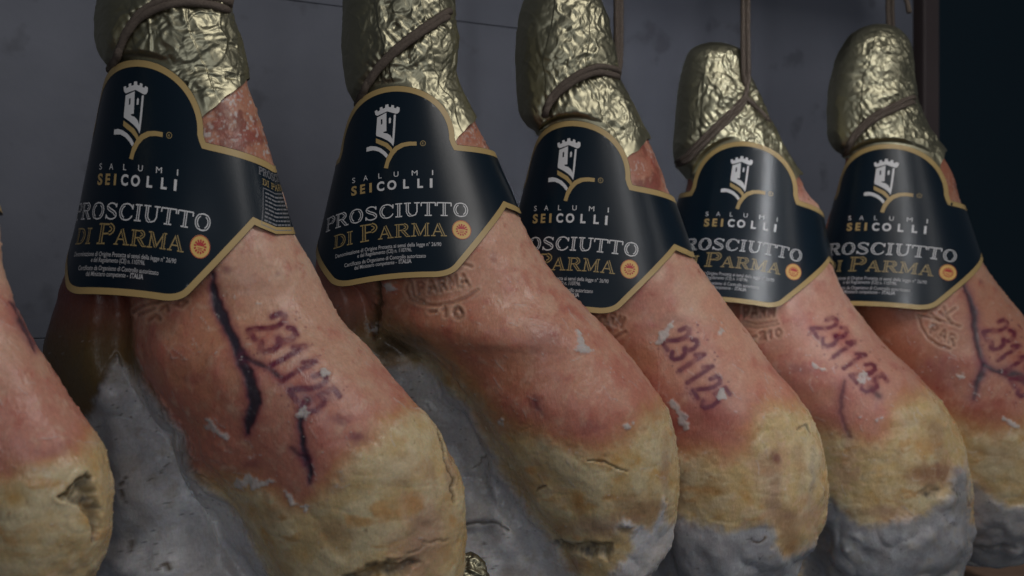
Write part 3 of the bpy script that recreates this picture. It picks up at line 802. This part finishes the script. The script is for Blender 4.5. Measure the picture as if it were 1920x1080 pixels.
HAMS.append(make(2, 1.42, [
 (-75,722,722,738),(-66,690,690,785),(-40,665,665,825),(0,650,650,845),(60,648,648,851),(110,649,649,852),(130,651,651,850),(160,656,656,857),(185,669,669,868),(197,676,676,874),
 (215,662,662,884),(250,653,653,902),(290,644,644,924),(330,634,634,940),(385,620,620,961),(405,615,615,973),(455,600,606,1000),(515,592,655,1040),(560,586,700,1080),
 (607,565,722,1128),(643,545,765,1160),(665,540,808,1180),(690,540,838,1199),(717,542,856,1218),(770,550,884,1250),(830,560,922,1265),(900,575,968,1270),
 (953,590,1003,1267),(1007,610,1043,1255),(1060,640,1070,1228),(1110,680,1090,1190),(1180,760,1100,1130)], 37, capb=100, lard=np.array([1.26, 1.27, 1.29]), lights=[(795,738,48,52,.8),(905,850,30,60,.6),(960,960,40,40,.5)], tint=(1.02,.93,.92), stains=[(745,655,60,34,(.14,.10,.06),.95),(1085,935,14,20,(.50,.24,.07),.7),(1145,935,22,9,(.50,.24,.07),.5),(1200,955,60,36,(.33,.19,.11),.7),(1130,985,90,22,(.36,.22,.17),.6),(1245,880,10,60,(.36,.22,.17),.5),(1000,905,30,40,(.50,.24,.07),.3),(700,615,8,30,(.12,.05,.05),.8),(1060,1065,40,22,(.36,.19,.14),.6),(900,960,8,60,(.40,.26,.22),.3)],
 bulges=[(835,745,36,50,.010),(960,985,60,55,.012),(900,870,36,40,.007),(900,1000,30,20,-.006),(930,930,14,60,.006)], ylab=490, y0=110, ox=750, side=(.60, .27, .20), foil=(888,221,.87), notch=205, rope=[[(676,186),(690,158),(712,128),(745,96),(782,68),(815,46),(838,32)]],
 fat=[(1300,735),(1262,752),(1235,770),(1205,790),(1175,830),(1130,848),(1080,845),(1020,830),(970,812),(935,800),(905,760),(870,715),(830,678),(790,655),(740,620),(715,605),(680,640),(700,1400),(1400,1400)],
 grey=[[(742,690),(790,681),(828,700),(857,728),(880,768),(910,818),(943,868),(977,915),(1003,958),(1043,1012),(1080,1080),(1110,1300),(400,1300),(450,700)],
       [(1238,930),(1250,970),(1262,985),(1275,1010),(1240,1080),(1140,1090),(1150,1058),(1180,1035),(1190,992),(1157,985),(1165,975),(1195,985),(1222,990)]],
 cavities=[([(1030,1012),(1052,1010),(1077,1016),(1098,1010),(1120,1016),(1160,1012),(1152,1034),(1139,1052),(1118,1049),(1104,1055),(1084,1043),(1062,1036)], .008)],
 cracks=[([(1098,861),(1130,863),(1155,870),(1175,882)], 2, .0025, .6), ([(705,520),(706,560),(709,600),(706,625)], 5, .006, .9), ([(890,872),(905,865),(918,852)], 1.6, .001, .6),
         ([(1010,918),(1022,914)], 2.5, .002, .7), ([(960,815),(1000,800)], 1, .001, .2), ([(875,985),(920,980),(960,990)], 3, .004, .6)],
 veins=[([(1003,745),(1006,765),(1018,778)], (1,2,1), .35)],
 bruises=[(1020,640,50,40,.35),(1005,760,20,14,.4),(1110,800,34,12,.35),(1085,935,18,22,.0),(930,480,10,10,.3)],
 brand=[[(768,524),(762,545),(768,560),(790,570),(820,573),(850,567),(875,557),(896,543)],[(772,530),(776,556),(795,565)],[(870,496),(884,500)]] + strokes("PARMA", (783,553), (20,-3.6), (-3,-22)) + strokes("-10", (803,594), (23,-1), (0,-17), .7)
       + [[(858+9*math.cos(t*.5), 588+9*math.sin(t*.5)) for t in range(14)]],
 smears=[[(1080,617),(1087,622),(1092,638),(1106,652),(1115,662),(1108,670),(1090,666),(1082,655)],[(712,535),(735,528),(742,545),(722,550)],[(928,782),(944,795),(950,805),(936,797)],
         [(690,605),(706,612),(709,622),(690,622)],[(1166,800),(1185,788),(1180,806)]],
 lab=dict(y=408, s=1.0, sx=1.0, k=0.0, m=-.10, b=6.5e-4, x=735, l=(654,215,-.225), r=(932,302,.413))))

HAMS.append(make(3, 1.52, [
 (-70,1052,1052,1062),(-60,1025,1025,1090),(-30,1003,1003,1110),(0,990,990,1121),(27,982,982,1132),(67,975,975,1143),(100,973,973,1150),(150,974,974,1159),(185,977,977,1177),(213,981,981,1192),(232,994,994,1201),(245,1010,1010,1206),
 (262,1013,1013,1212),(292,1005,1005,1227),(345,992,992,1247),(400,980,980,1266),(460,964,964,1288),(480,960,970,1300),(550,950,1020,1350),(620,960,1075,1400),(690,980,1125,1450),(750,1000,1165,1500),
 (810,1020,1200,1531),(870,1040,1220,1548),(930,1060,1235,1553),(990,1075,1245,1540),(1050,1100,1255,1505),(1090,1130,1265,1470),(1190,1250,1300,1380)], 53, capb=110,
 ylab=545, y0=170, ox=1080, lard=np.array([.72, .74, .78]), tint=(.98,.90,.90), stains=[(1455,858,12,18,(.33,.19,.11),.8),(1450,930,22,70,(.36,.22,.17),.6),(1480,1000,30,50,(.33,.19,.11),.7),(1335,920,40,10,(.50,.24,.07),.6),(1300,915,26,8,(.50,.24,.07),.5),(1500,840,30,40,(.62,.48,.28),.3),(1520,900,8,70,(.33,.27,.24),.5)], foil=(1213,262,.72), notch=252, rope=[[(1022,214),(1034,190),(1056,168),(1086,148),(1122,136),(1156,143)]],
 fat=[(1600,755),(1530,762),(1480,766),(1447,770),(1423,790),(1410,817),(1403,847),(1360,863),(1323,853),(1280,857),(1200,850),(1200,1400),(1600,1400)],
 grey=[[(1200,950),(1280,967),(1323,980),(1363,997),(1390,987),(1447,987),(1453,1020),(1470,1038),(1500,1030),(1543,1005),(1600,990),(1600,1300),(1200,1300)]],
 cavities=[],
 cracks=[([(1515,815),(1507,795),(1490,805)], 1.8, .002, .7), ([(1430,1010),(1420,1017),(1412,1018)], 1.8, .002, .8)],
 veins=[], bruises=[(1330,760,70,60,.25),(1460,860,10,12,.5),(1250,600,30,14,.3),(1480,970,20,12,.3)],
 stamp=("231125", (1240,640), (14.4,22.8), (47,-31), 4.6, .98, .35),
 brand=[[(1098,588),(1110,612),(1130,628),(1152,634),(1172,622)]] + strokes("PARM", (1108,592), (15,6), (7,-17)),
 smears=[[(1266,597),(1268,605),(1258,620),(1250,630),(1240,640),(1232,650),(1222,650),(1219,640),(1232,628),(1245,612)],[(1347,730),(1356,727),(1364,738),(1362,748),(1354,752),(1347,742)],
         [(1252,745),(1264,752),(1278,768),(1290,780),(1293,795),(1284,806),(1274,800),(1270,782),(1258,766)],[(1345,625),(1352,610),(1356,620)],[(1218,672),(1226,668),(1222,680)]],
 lab=dict(y=469, s=.985, sx=.93, k=-.12, m=.020, b=5e-4, x=1069, l=(1000,292,-.24), r=(1255,355,.345))))

HAMS.append(make(4, 1.72, [
 (78,1334,1334,1346),(85,1311,1311,1371),(95,1299,1299,1384),(110,1291,1291,1391),(130,1285,1285,1396),(155,1280,1280,1408),(190,1275,1275,1427),(220,1272,1272,1439),(250,1270,1270,1454),(280,1268,1268,1470),(305,1272,1272,1484),(322,1284,1284,1492),(335,1292,1292,1499),
 (360,1288,1288,1512),(390,1280,1280,1536),(440,1268,1268,1546),(480,1258,1275,1556),(545,1240,1300,1580),(600,1230,1320,1620),(665,1240,1355,1680),(700,1250,1380,1720),(750,1270,1420,1760),(800,1290,1450,1790),(850,1310,1480,1810),
 (920,1330,1510,1821),(980,1340,1530,1825),(1040,1350,1550,1815),(1080,1360,1570,1800),(1120,1380,1585,1770),(1210,1450,1630,1700)], 71, capb=110,
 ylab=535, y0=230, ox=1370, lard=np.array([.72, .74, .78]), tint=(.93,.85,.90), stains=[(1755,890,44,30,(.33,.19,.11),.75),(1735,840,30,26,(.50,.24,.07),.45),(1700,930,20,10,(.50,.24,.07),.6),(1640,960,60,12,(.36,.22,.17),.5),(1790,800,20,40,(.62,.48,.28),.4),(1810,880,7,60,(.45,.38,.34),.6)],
 bulges=[(1606,1003,9,7,.003),(1588,1026,8,7,.003),(1775,935,22,18,.006),(1700,1010,60,20,.004)], foil=(1498,328,.75), notch=335, rope=[[(1276,300),(1310,268),(1340,238),(1370,210),(1393,186)],[(1440,226),(1428,212),(1400,183)]],
 fat=[(1900,725),(1800,735),(1747,740),(1723,743),(1690,760),(1680,787),(1667,817),(1653,837),(1627,837),(1597,823),(1563,813),(1537,807),(1480,800),(1480,1400),(1900,1400)],
 grey=[[(1500,900),(1557,933),(1580,953),(1613,980),(1633,985),(1680,973),(1710,968),(1733,967),(1747,950),(1760,933),(1773,920),(1780,893),(1788,877),(1803,877),(1815,930),(1822,980),(1860,1000),(1860,1300),(1500,1300)]],
 cavities=[([(1713,925),(1740,905),(1760,915),(1755,935),(1735,938)], .004)],
 cracks=[([(1780,915),(1790,930)], 2.5, .002, .6), ([(1812,930),(1816,950)], 2, .002, .5)],
 veins=[([(1584,715),(1578,745),(1577,770),(1585,805),(1594,822)], (1,2.5,1.5,2,2), .55), ([(1635,728),(1648,742)], (4,3), .6)],
 bruises=[(1730,890,40,30,.25),(1770,880,24,20,.35),(1500,690,26,12,.4),(1560,790,60,40,.25),(1720,790,40,14,.15)],
 stamp=("231125", (1519,617), (18.4,21.4), (41,-27), 4.2, .88, 1.5),
 brand=[[(1393,609),(1420,616),(1458,608)],[(1390,602),(1420,609),(1455,602)]] + strokes("PARM", (1391,597), (16,-1), (1,-21)) + strokes("-210", (1408,640), (15,-2.5), (0,-14)),
 smears=[[(1610,782),(1630,779),(1650,780),(1658,778),(1648,786),(1640,794),(1630,786)],[(1518,676),(1545,690),(1530,692)],[(1610,695),(1624,693),(1634,712),(1622,720),(1612,710)]],
 lab=dict(y=470, s=.83, sx=.87, k=-.16, m=.085, b=7e-4, x=1389, l=(1286,335,-.34), r=(1540,390,.19))))

HAMS.append(make(5, 1.80, [
 (44,1640,1640,1660),(52,1618,1618,1680),(65,1602,1602,1692),(80,1590,1590,1700),(100,1578,1578,1707),(120,1569,1569,1710),(150,1562,1562,1712),(190,1557,1557,1717),(210,1556,1556,1726),(240,1556,1556,1740),(262,1561,1561,1753),(278,1570,1570,1762),(288,1584,1584,1767),(300,1588,1588,1773),
 (335,1577,1577,1788),(390,1562,1562,1803),(470,1540,1540,1832),(545,1530,1565,1880),(590,1530,1590,1918),(650,1540,1620,1965),(720,1570,1660,2015),(800,1610,1700,2050),(880,1640,1730,2065),(950,1670,1760,2055),(1000,1690,1780,2020),(1030,1700,1790,1980),(1062,1710,1800,1940)], 89, capb=75,
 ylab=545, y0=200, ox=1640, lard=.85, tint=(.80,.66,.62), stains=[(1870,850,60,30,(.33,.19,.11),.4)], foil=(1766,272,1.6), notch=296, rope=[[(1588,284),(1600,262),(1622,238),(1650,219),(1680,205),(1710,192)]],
 fat=[(2100,780),(1990,790),(1920,803),(1870,818),(1840,815),(1800,800),(1700,790),(1700,1300),(2100,1300)],
 grey=[[(1700,860),(1825,898),(1850,925),(1890,945),(1920,950),(2000,955),(2100,950),(2100,1300),(1700,1300)]],
 cracks=[([(1826,1028),(1860,1025),(1900,1020)], 3, .003, .3)],
 veins=[([(1803,522),(1815,550),(1826,580),(1828,610),(1832,640),(1838,665),(1845,685),(1840,700),(1832,720),(1826,745)], (1.5,2.5,5,4.5,2.5,2.5,3,4.5,3.5,1), .85),
        ([(1845,685),(1868,695),(1890,698),(1925,714)], (2.5,2,6,6), .9)],
 bruises=[(1760,700,60,40,.3),(1840,528,6,6,.5)],
 stamp=("231125", (1842,622), (12.5,22), (42,-28), 4.2, .92, 1.0),
 brand=[[(1722,590),(1728,615),(1742,635),(1760,648),(1780,654)],[(1728,592),(1800,612)],[(1745,588),(1762,602)],[(1770,575),(1778,600)],[(1775,590),(1792,578)],[(1762,585),(1785,606)]] + strokes("PAR", (1742,624), (17,9), (5,-17)),
 smears=[[(1880,779),(1890,785),(1905,796),(1910,806),(1896,800),(1884,792)],[(1792,697),(1812,706),(1808,711),(1792,703)]],
 lab=dict(y=477, s=.84, sx=.98, k=-.14, m=.047, b=5.6e-4, x=1662, l=(1577,335,-.27), r=(1805,383,.36))))

LABELS = [
 "ham cut off by the photo's left edge, with a dark hollow in its yellow fat",
 "nearest whole ham, with a long branching dark blue vein beside its red date stamp",
 "ham without a date stamp, an oval brand and one white smear on its skin",
 "ham with a thick white smear over the start of its crisp purple date stamp",
 "ham with a smudged purple date stamp, twine crossing on the front of its foil",
 "farthest ham, its vein and date stamp running off the photo's right edge",
]
ROOTS = []
for h, lab in zip(HAMS, LABELS):
    root = empty("cured_ham", tuple(h.origin)); tag(root, lab, "ham", "cured hams hanging in a row"); ROOTS.append(root)
    build_body(h, root); build_foil(h, root); build_collar(h, root, h.idx == 1)

# ------------------------------------------------------------------ twine on each ham
RAIL_Z = .62
def on(h, pts, lift=.0050):
    return [np.array(P3(x, y, front_v(h, x, y) - lift)).reshape(3) for x, y in pts]
def back(h, x, y, d):
    return [np.array(P3(x, y, h.Y + d)).reshape(3)]
def hang(h, x, y, d, sway=0.0):
    p = back(h, x, y, d)[0]; top = np.array([p[0] + sway, p[1], RAIL_Z])
    return [p, p*.66 + top*.34, p*.33 + top*.67, top]

def loop(h, pts, gap, label, hx, hy, hd, radius=.0024, extra=None):
    p = on(h, pts); g = on(h, [(x + gap[0], y + gap[1]) for x, y in pts], .0048)
    hw = (pts[-1][0]-pts[0][0])
    bl = back(h, pts[0][0] + .02*hw, pts[0][1] + 4, .030); br = back(h, pts[-1][0] - .01*hw, pts[-1][1] + 3, .022)
    mid_ = back(h, (pts[0][0]+pts[-1][0])/2 + hw*.15, (pts[0][1]+pts[-1][1])/2, .085)
    a = mid_ + bl + p + br + hang(h, hx, hy, hd)
    b = mid_ + bl + g + br + hang(h, hx + 7, hy, hd + .006)
    return twine("hanging_twine", [a, b] + (extra or []), radius, label)

loop(HAMS[1], HAMS[1].rope[0], (5,-13), "brown twine looped twice round the foil of the nearest whole ham", 428, -30, .06, .0034)
loop(HAMS[2], HAMS[2].rope[0], (4,-11), "brown twine slanting over the foil of the ham that has no date stamp", 838, 6, .004, .0035)
loop(HAMS[3], HAMS[3].rope[0], (2,-11), "brown twine round the foil of the middle ham, rising behind its right side", 1156, 100, .05, .0034)
loop(HAMS[5], HAMS[5].rope[0], (2,-10), "thin dark twine round the foil of the farthest ham, beside the door post", 1668, 60, .045, .0033,
     [back(HAMS[5], 1694, -60, .02) + back(HAMS[5], 1697, -10, .02) + back(HAMS[5], 1702, 8, .018) + back(HAMS[5], 1705, 24, .016)])
h4 = HAMS[4]
l = on(h4, [(1276,300),(1284,294),(1310,268),(1340,238),(1370,210),(1393,186)]); r = on(h4, [(1440,226),(1428,212),(1412,196),(1400,183)])
kn = back(h4, 1400, 165, -.022)
def up4(dx):
    p = back(h4, 1397 + dx, 140, -.020)[0]; return kn + [p, np.array(P3(1396+dx, 60, h4.Y - .012)).reshape(3), np.array(P3(1396+dx, 0, h4.Y - .008)).reshape(3), np.array([P3(1396+dx, 0, h4.Y-.006).reshape(3)[0], h4.Y - .006, RAIL_Z])]
l2 = on(h4, [(1279,306),(1290,300),(1314,276),(1344,246),(1374,218),(1395,192)])
twine("hanging_twine", [back(h4, 1300, 310, .06) + back(h4, 1270, 305, .02) + l + up4(-3), back(h4, 1300, 316, .06) + back(h4, 1272, 312, .02) + l2 + up4(6), back(h4, 1440, 245, .05) + r + kn + back(h4, 1402, 140, -.02)], .0032,
      "dark twine crossing on the foil of the ham with glare on its collar")

# steel rail the twine hangs from (above the picture)
d = np.array([.19, .14, 0]); d /= np.linalg.norm(d)
A = np.array([-.47, 1.08, RAIL_Z]) - d*.4; Bp = np.array([.48, 1.81, RAIL_Z]) + d*.4
v, f = tube(np.linspace(A, Bp, 60), .012, 0, 1, 24)
tag(mesh_obj("hanging_rail", v, f, simple("brushed_steel", (.45, .45, .46), .35, 1.0), None, True), "round steel rail above the hams that carries their twine", "rail")

# ------------------------------------------------------------------ wall, post, dark opening, ledge
def wall_pt(px, py=540, c=1.85, m=.68):
    t = (px - 960)/K; Y = c/(1 - m*t); return np.array([t*Y, Y, (540-py)/K*Y])
def wall_material():
    m, nt, b = mat("painted_wall"); L = nt.links.new
    tc = nt.nodes.new("ShaderNodeTexCoord")
    n = nt.nodes.new("ShaderNodeTexNoise"); n.inputs["Scale"].default_value = 5.5; n.inputs["Detail"].default_value = 6; n.inputs["Distortion"].default_value = .4
    L(tc.outputs["Object"], n.inputs["Vector"])
    r = nt.nodes.new("ShaderNodeValToRGB"); r.color_ramp.elements[0].position = .3; r.color_ramp.elements[0].color = (.115, .126, .163, 1)
    r.color_ramp.elements[1].position = .72; r.color_ramp.elements[1].color = (.155, .168, .212, 1)
    L(n.outputs["Fac"], r.inputs["Fac"])
    n3 = nt.nodes.new("ShaderNodeTexNoise"); n3.inputs["Scale"].default_value = 22; n3.inputs["Detail"].default_value = 3
    L(tc.outputs["Object"], n3.inputs["Vector"])
    r3 = nt.nodes.new("ShaderNodeValToRGB"); r3.color_ramp.elements[0].position = .28; r3.color_ramp.elements[0].color = (.45, .45, .45, 1)
    r3.color_ramp.elements[1].position = .38; r3.color_ramp.elements[1].color = (1, 1, 1, 1); L(n3.outputs["Fac"], r3.inputs["Fac"])
    mx = nt.nodes.new("ShaderNodeMix"); mx.data_type = 'RGBA'; mx.blend_type = 'MULTIPLY'; mx.inputs["Factor"].default_value = .5
    L(r.outputs["Color"], mx.inputs["A"]); L(r3.outputs["Color"], mx.inputs["B"]); L(mx.outputs["Result"], b.inputs["Base Color"])
    b.inputs["Roughness"].default_value = .6
    n2 = nt.nodes.new("ShaderNodeTexNoise"); n2.inputs["Scale"].default_value = 30; n2.inputs["Detail"].default_value = 8
    L(tc.outputs["Object"], n2.inputs["Vector"])
    bp = nt.nodes.new("ShaderNodeBump"); bp.inputs["Strength"].default_value = .25; bp.inputs["Distance"].default_value = .004
    L(n2.outputs["Fac"], bp.inputs["Height"]); L(bp.outputs["Normal"], b.inputs["Normal"])
    return m
M_WALL = wall_material()
wdir = wall_pt(1000) - wall_pt(900); wdir /= np.linalg.norm(wdir); wn = np.array([wdir[1], -wdir[0], 0])
wo = wall_pt(960)
def wbox(name, s0, s1, z0, z1, n0, n1, m, parent=None, bev=.0015):
    """box on the wall: s along it, z up, n out of it"""
    pts = []
    for s_ in (s0, s1):
        for n_ in (n0, n1):
            for z_ in (z0, z1): p = wo + wdir*s_ + wn*n_; pts.append((p[0], p[1], z_))
    F = [(0,1,3,2),(4,6,7,5),(0,4,5,1),(2,3,7,6),(0,2,6,4),(1,5,7,3)]
    o = mesh_obj(name, pts, F, m, None, False)
    b = o.modifiers.new("edge", 'BEVEL'); b.width = bev; b.segments = 2
    if parent: o.parent = parent
    return o
s_end = float(np.dot(wall_pt(1712) - wo, wdir))
wall = wbox("wall", -2.2, s_end, -1.6, 2.2, -.10, -.006, simple("grey_joint", (.11, .12, .15), .8)); wall["kind"] = "structure"; wall["label"] = "grey painted wall panels behind the row of hams"
def s_of(px): return float(np.dot(wall_pt(px) - wo, wdir))
zs = [-1.6, -.0535, .3385, 2.2]; cut = s_of(1062)
for i in range(3): wbox("wall_panel", -2.2, cut - .0004, zs[i] + .0004, zs[i+1] - .0004, -.0055, .0, M_WALL, wall, .0006)
wbox("wall_panel", cut + .0004, s_end, -1.6, 2.2, -.0055, .0, M_WALL, wall, .0006)
shelf = wbox("wall_shelf", s_of(1110), s_of(1590), .50, .52, .001, .20, simple("painted_shelf", (.16, .17, .20), .5), None, .002)
tag(shelf, "short grey shelf fixed to the wall above the third and fourth whole hams", "shelf")
post = wbox("door_post", s_of(1722), s_of(1751), -1.6, 2.2, -.06, .012, simple("mauve_post", (.065, .05, .052), .5, 0, .1, 20), None, .003)
tag(post, "narrow mauve-brown post at the wall's end beside the dark opening", "post")
wbox("dark_backdrop", s_of(1700), s_of(1700) + 3.0, -1.6, 2.2, -.9, -.8, simple("dark_teal", (.006, .026, .044), .7), None)["kind"] = "structure"
bpy.data.objects["dark_backdrop"]["label"] = "dark teal depth of the opening right of the post"
# pale board low at the right
lp = P3(1905, 1083, 2.25).reshape(3)
bx = bpy.data.meshes.new("ledge_board")
V = []
for dx in (-.085, .5):
    for dy in (-.16, .2):
        for dz in (-.02, .004): V.append((lp[0]+dx + (0.06 if dy < 0 else 0), lp[1]+dy, lp[2]+dz))
o = mesh_obj("ledge_board", V, [(0,1,3,2),(4,6,7,5),(0,4,5,1),(2,3,7,6),(0,2,6,4),(1,5,7,3)], simple("pale_wood", (.38, .24, .17), .5, 0, .25, 40), None, False)
bm_ = o.modifiers.new("edge", 'BEVEL'); bm_.width = .006; bm_.segments = 3
tag(o, "pale wooden board just under the farthest ham in the lower right corner", "board")

# foil tip of a ham in the row below
c0 = P3(880, 1085, 1.31).reshape(3); th = np.linspace(0, 2*math.pi, 120, endpoint=False); la = np.linspace(.02, 1.25, 60)
ss = np.sin(la*1.25)[:, None]; p = np.stack([.017*ss*np.cos(th), .017*ss*np.sin(th), (.030*np.cos(la*1.25))[:, None] + 0*th - .004], -1) + c0
nrm = -grid_normals(p); cr_ = crumple(p + 5.0, 77); sgn = np.sign(((p - c0)*nrm).sum(-1).mean())
p = p + nrm*sgn*(cr_*1.3)[..., None]
v = np.concatenate([p.reshape(-1, 3), p[0].mean(0)[None]]); F = grid_faces(60, 120, True).tolist(); F = [tuple(f) for f in F] + [(7200, (k+1) % 120, k) for k in range(120)]
tag(mesh_obj("foil_tip", v, F, M_FOIL, None, True), "crumpled gold foil tip peeking up low between the two nearest whole hams", "foil tip")
print("vertices", sum(len(o.data.vertices) for o in bpy.data.objects if o.type == 'MESH'))
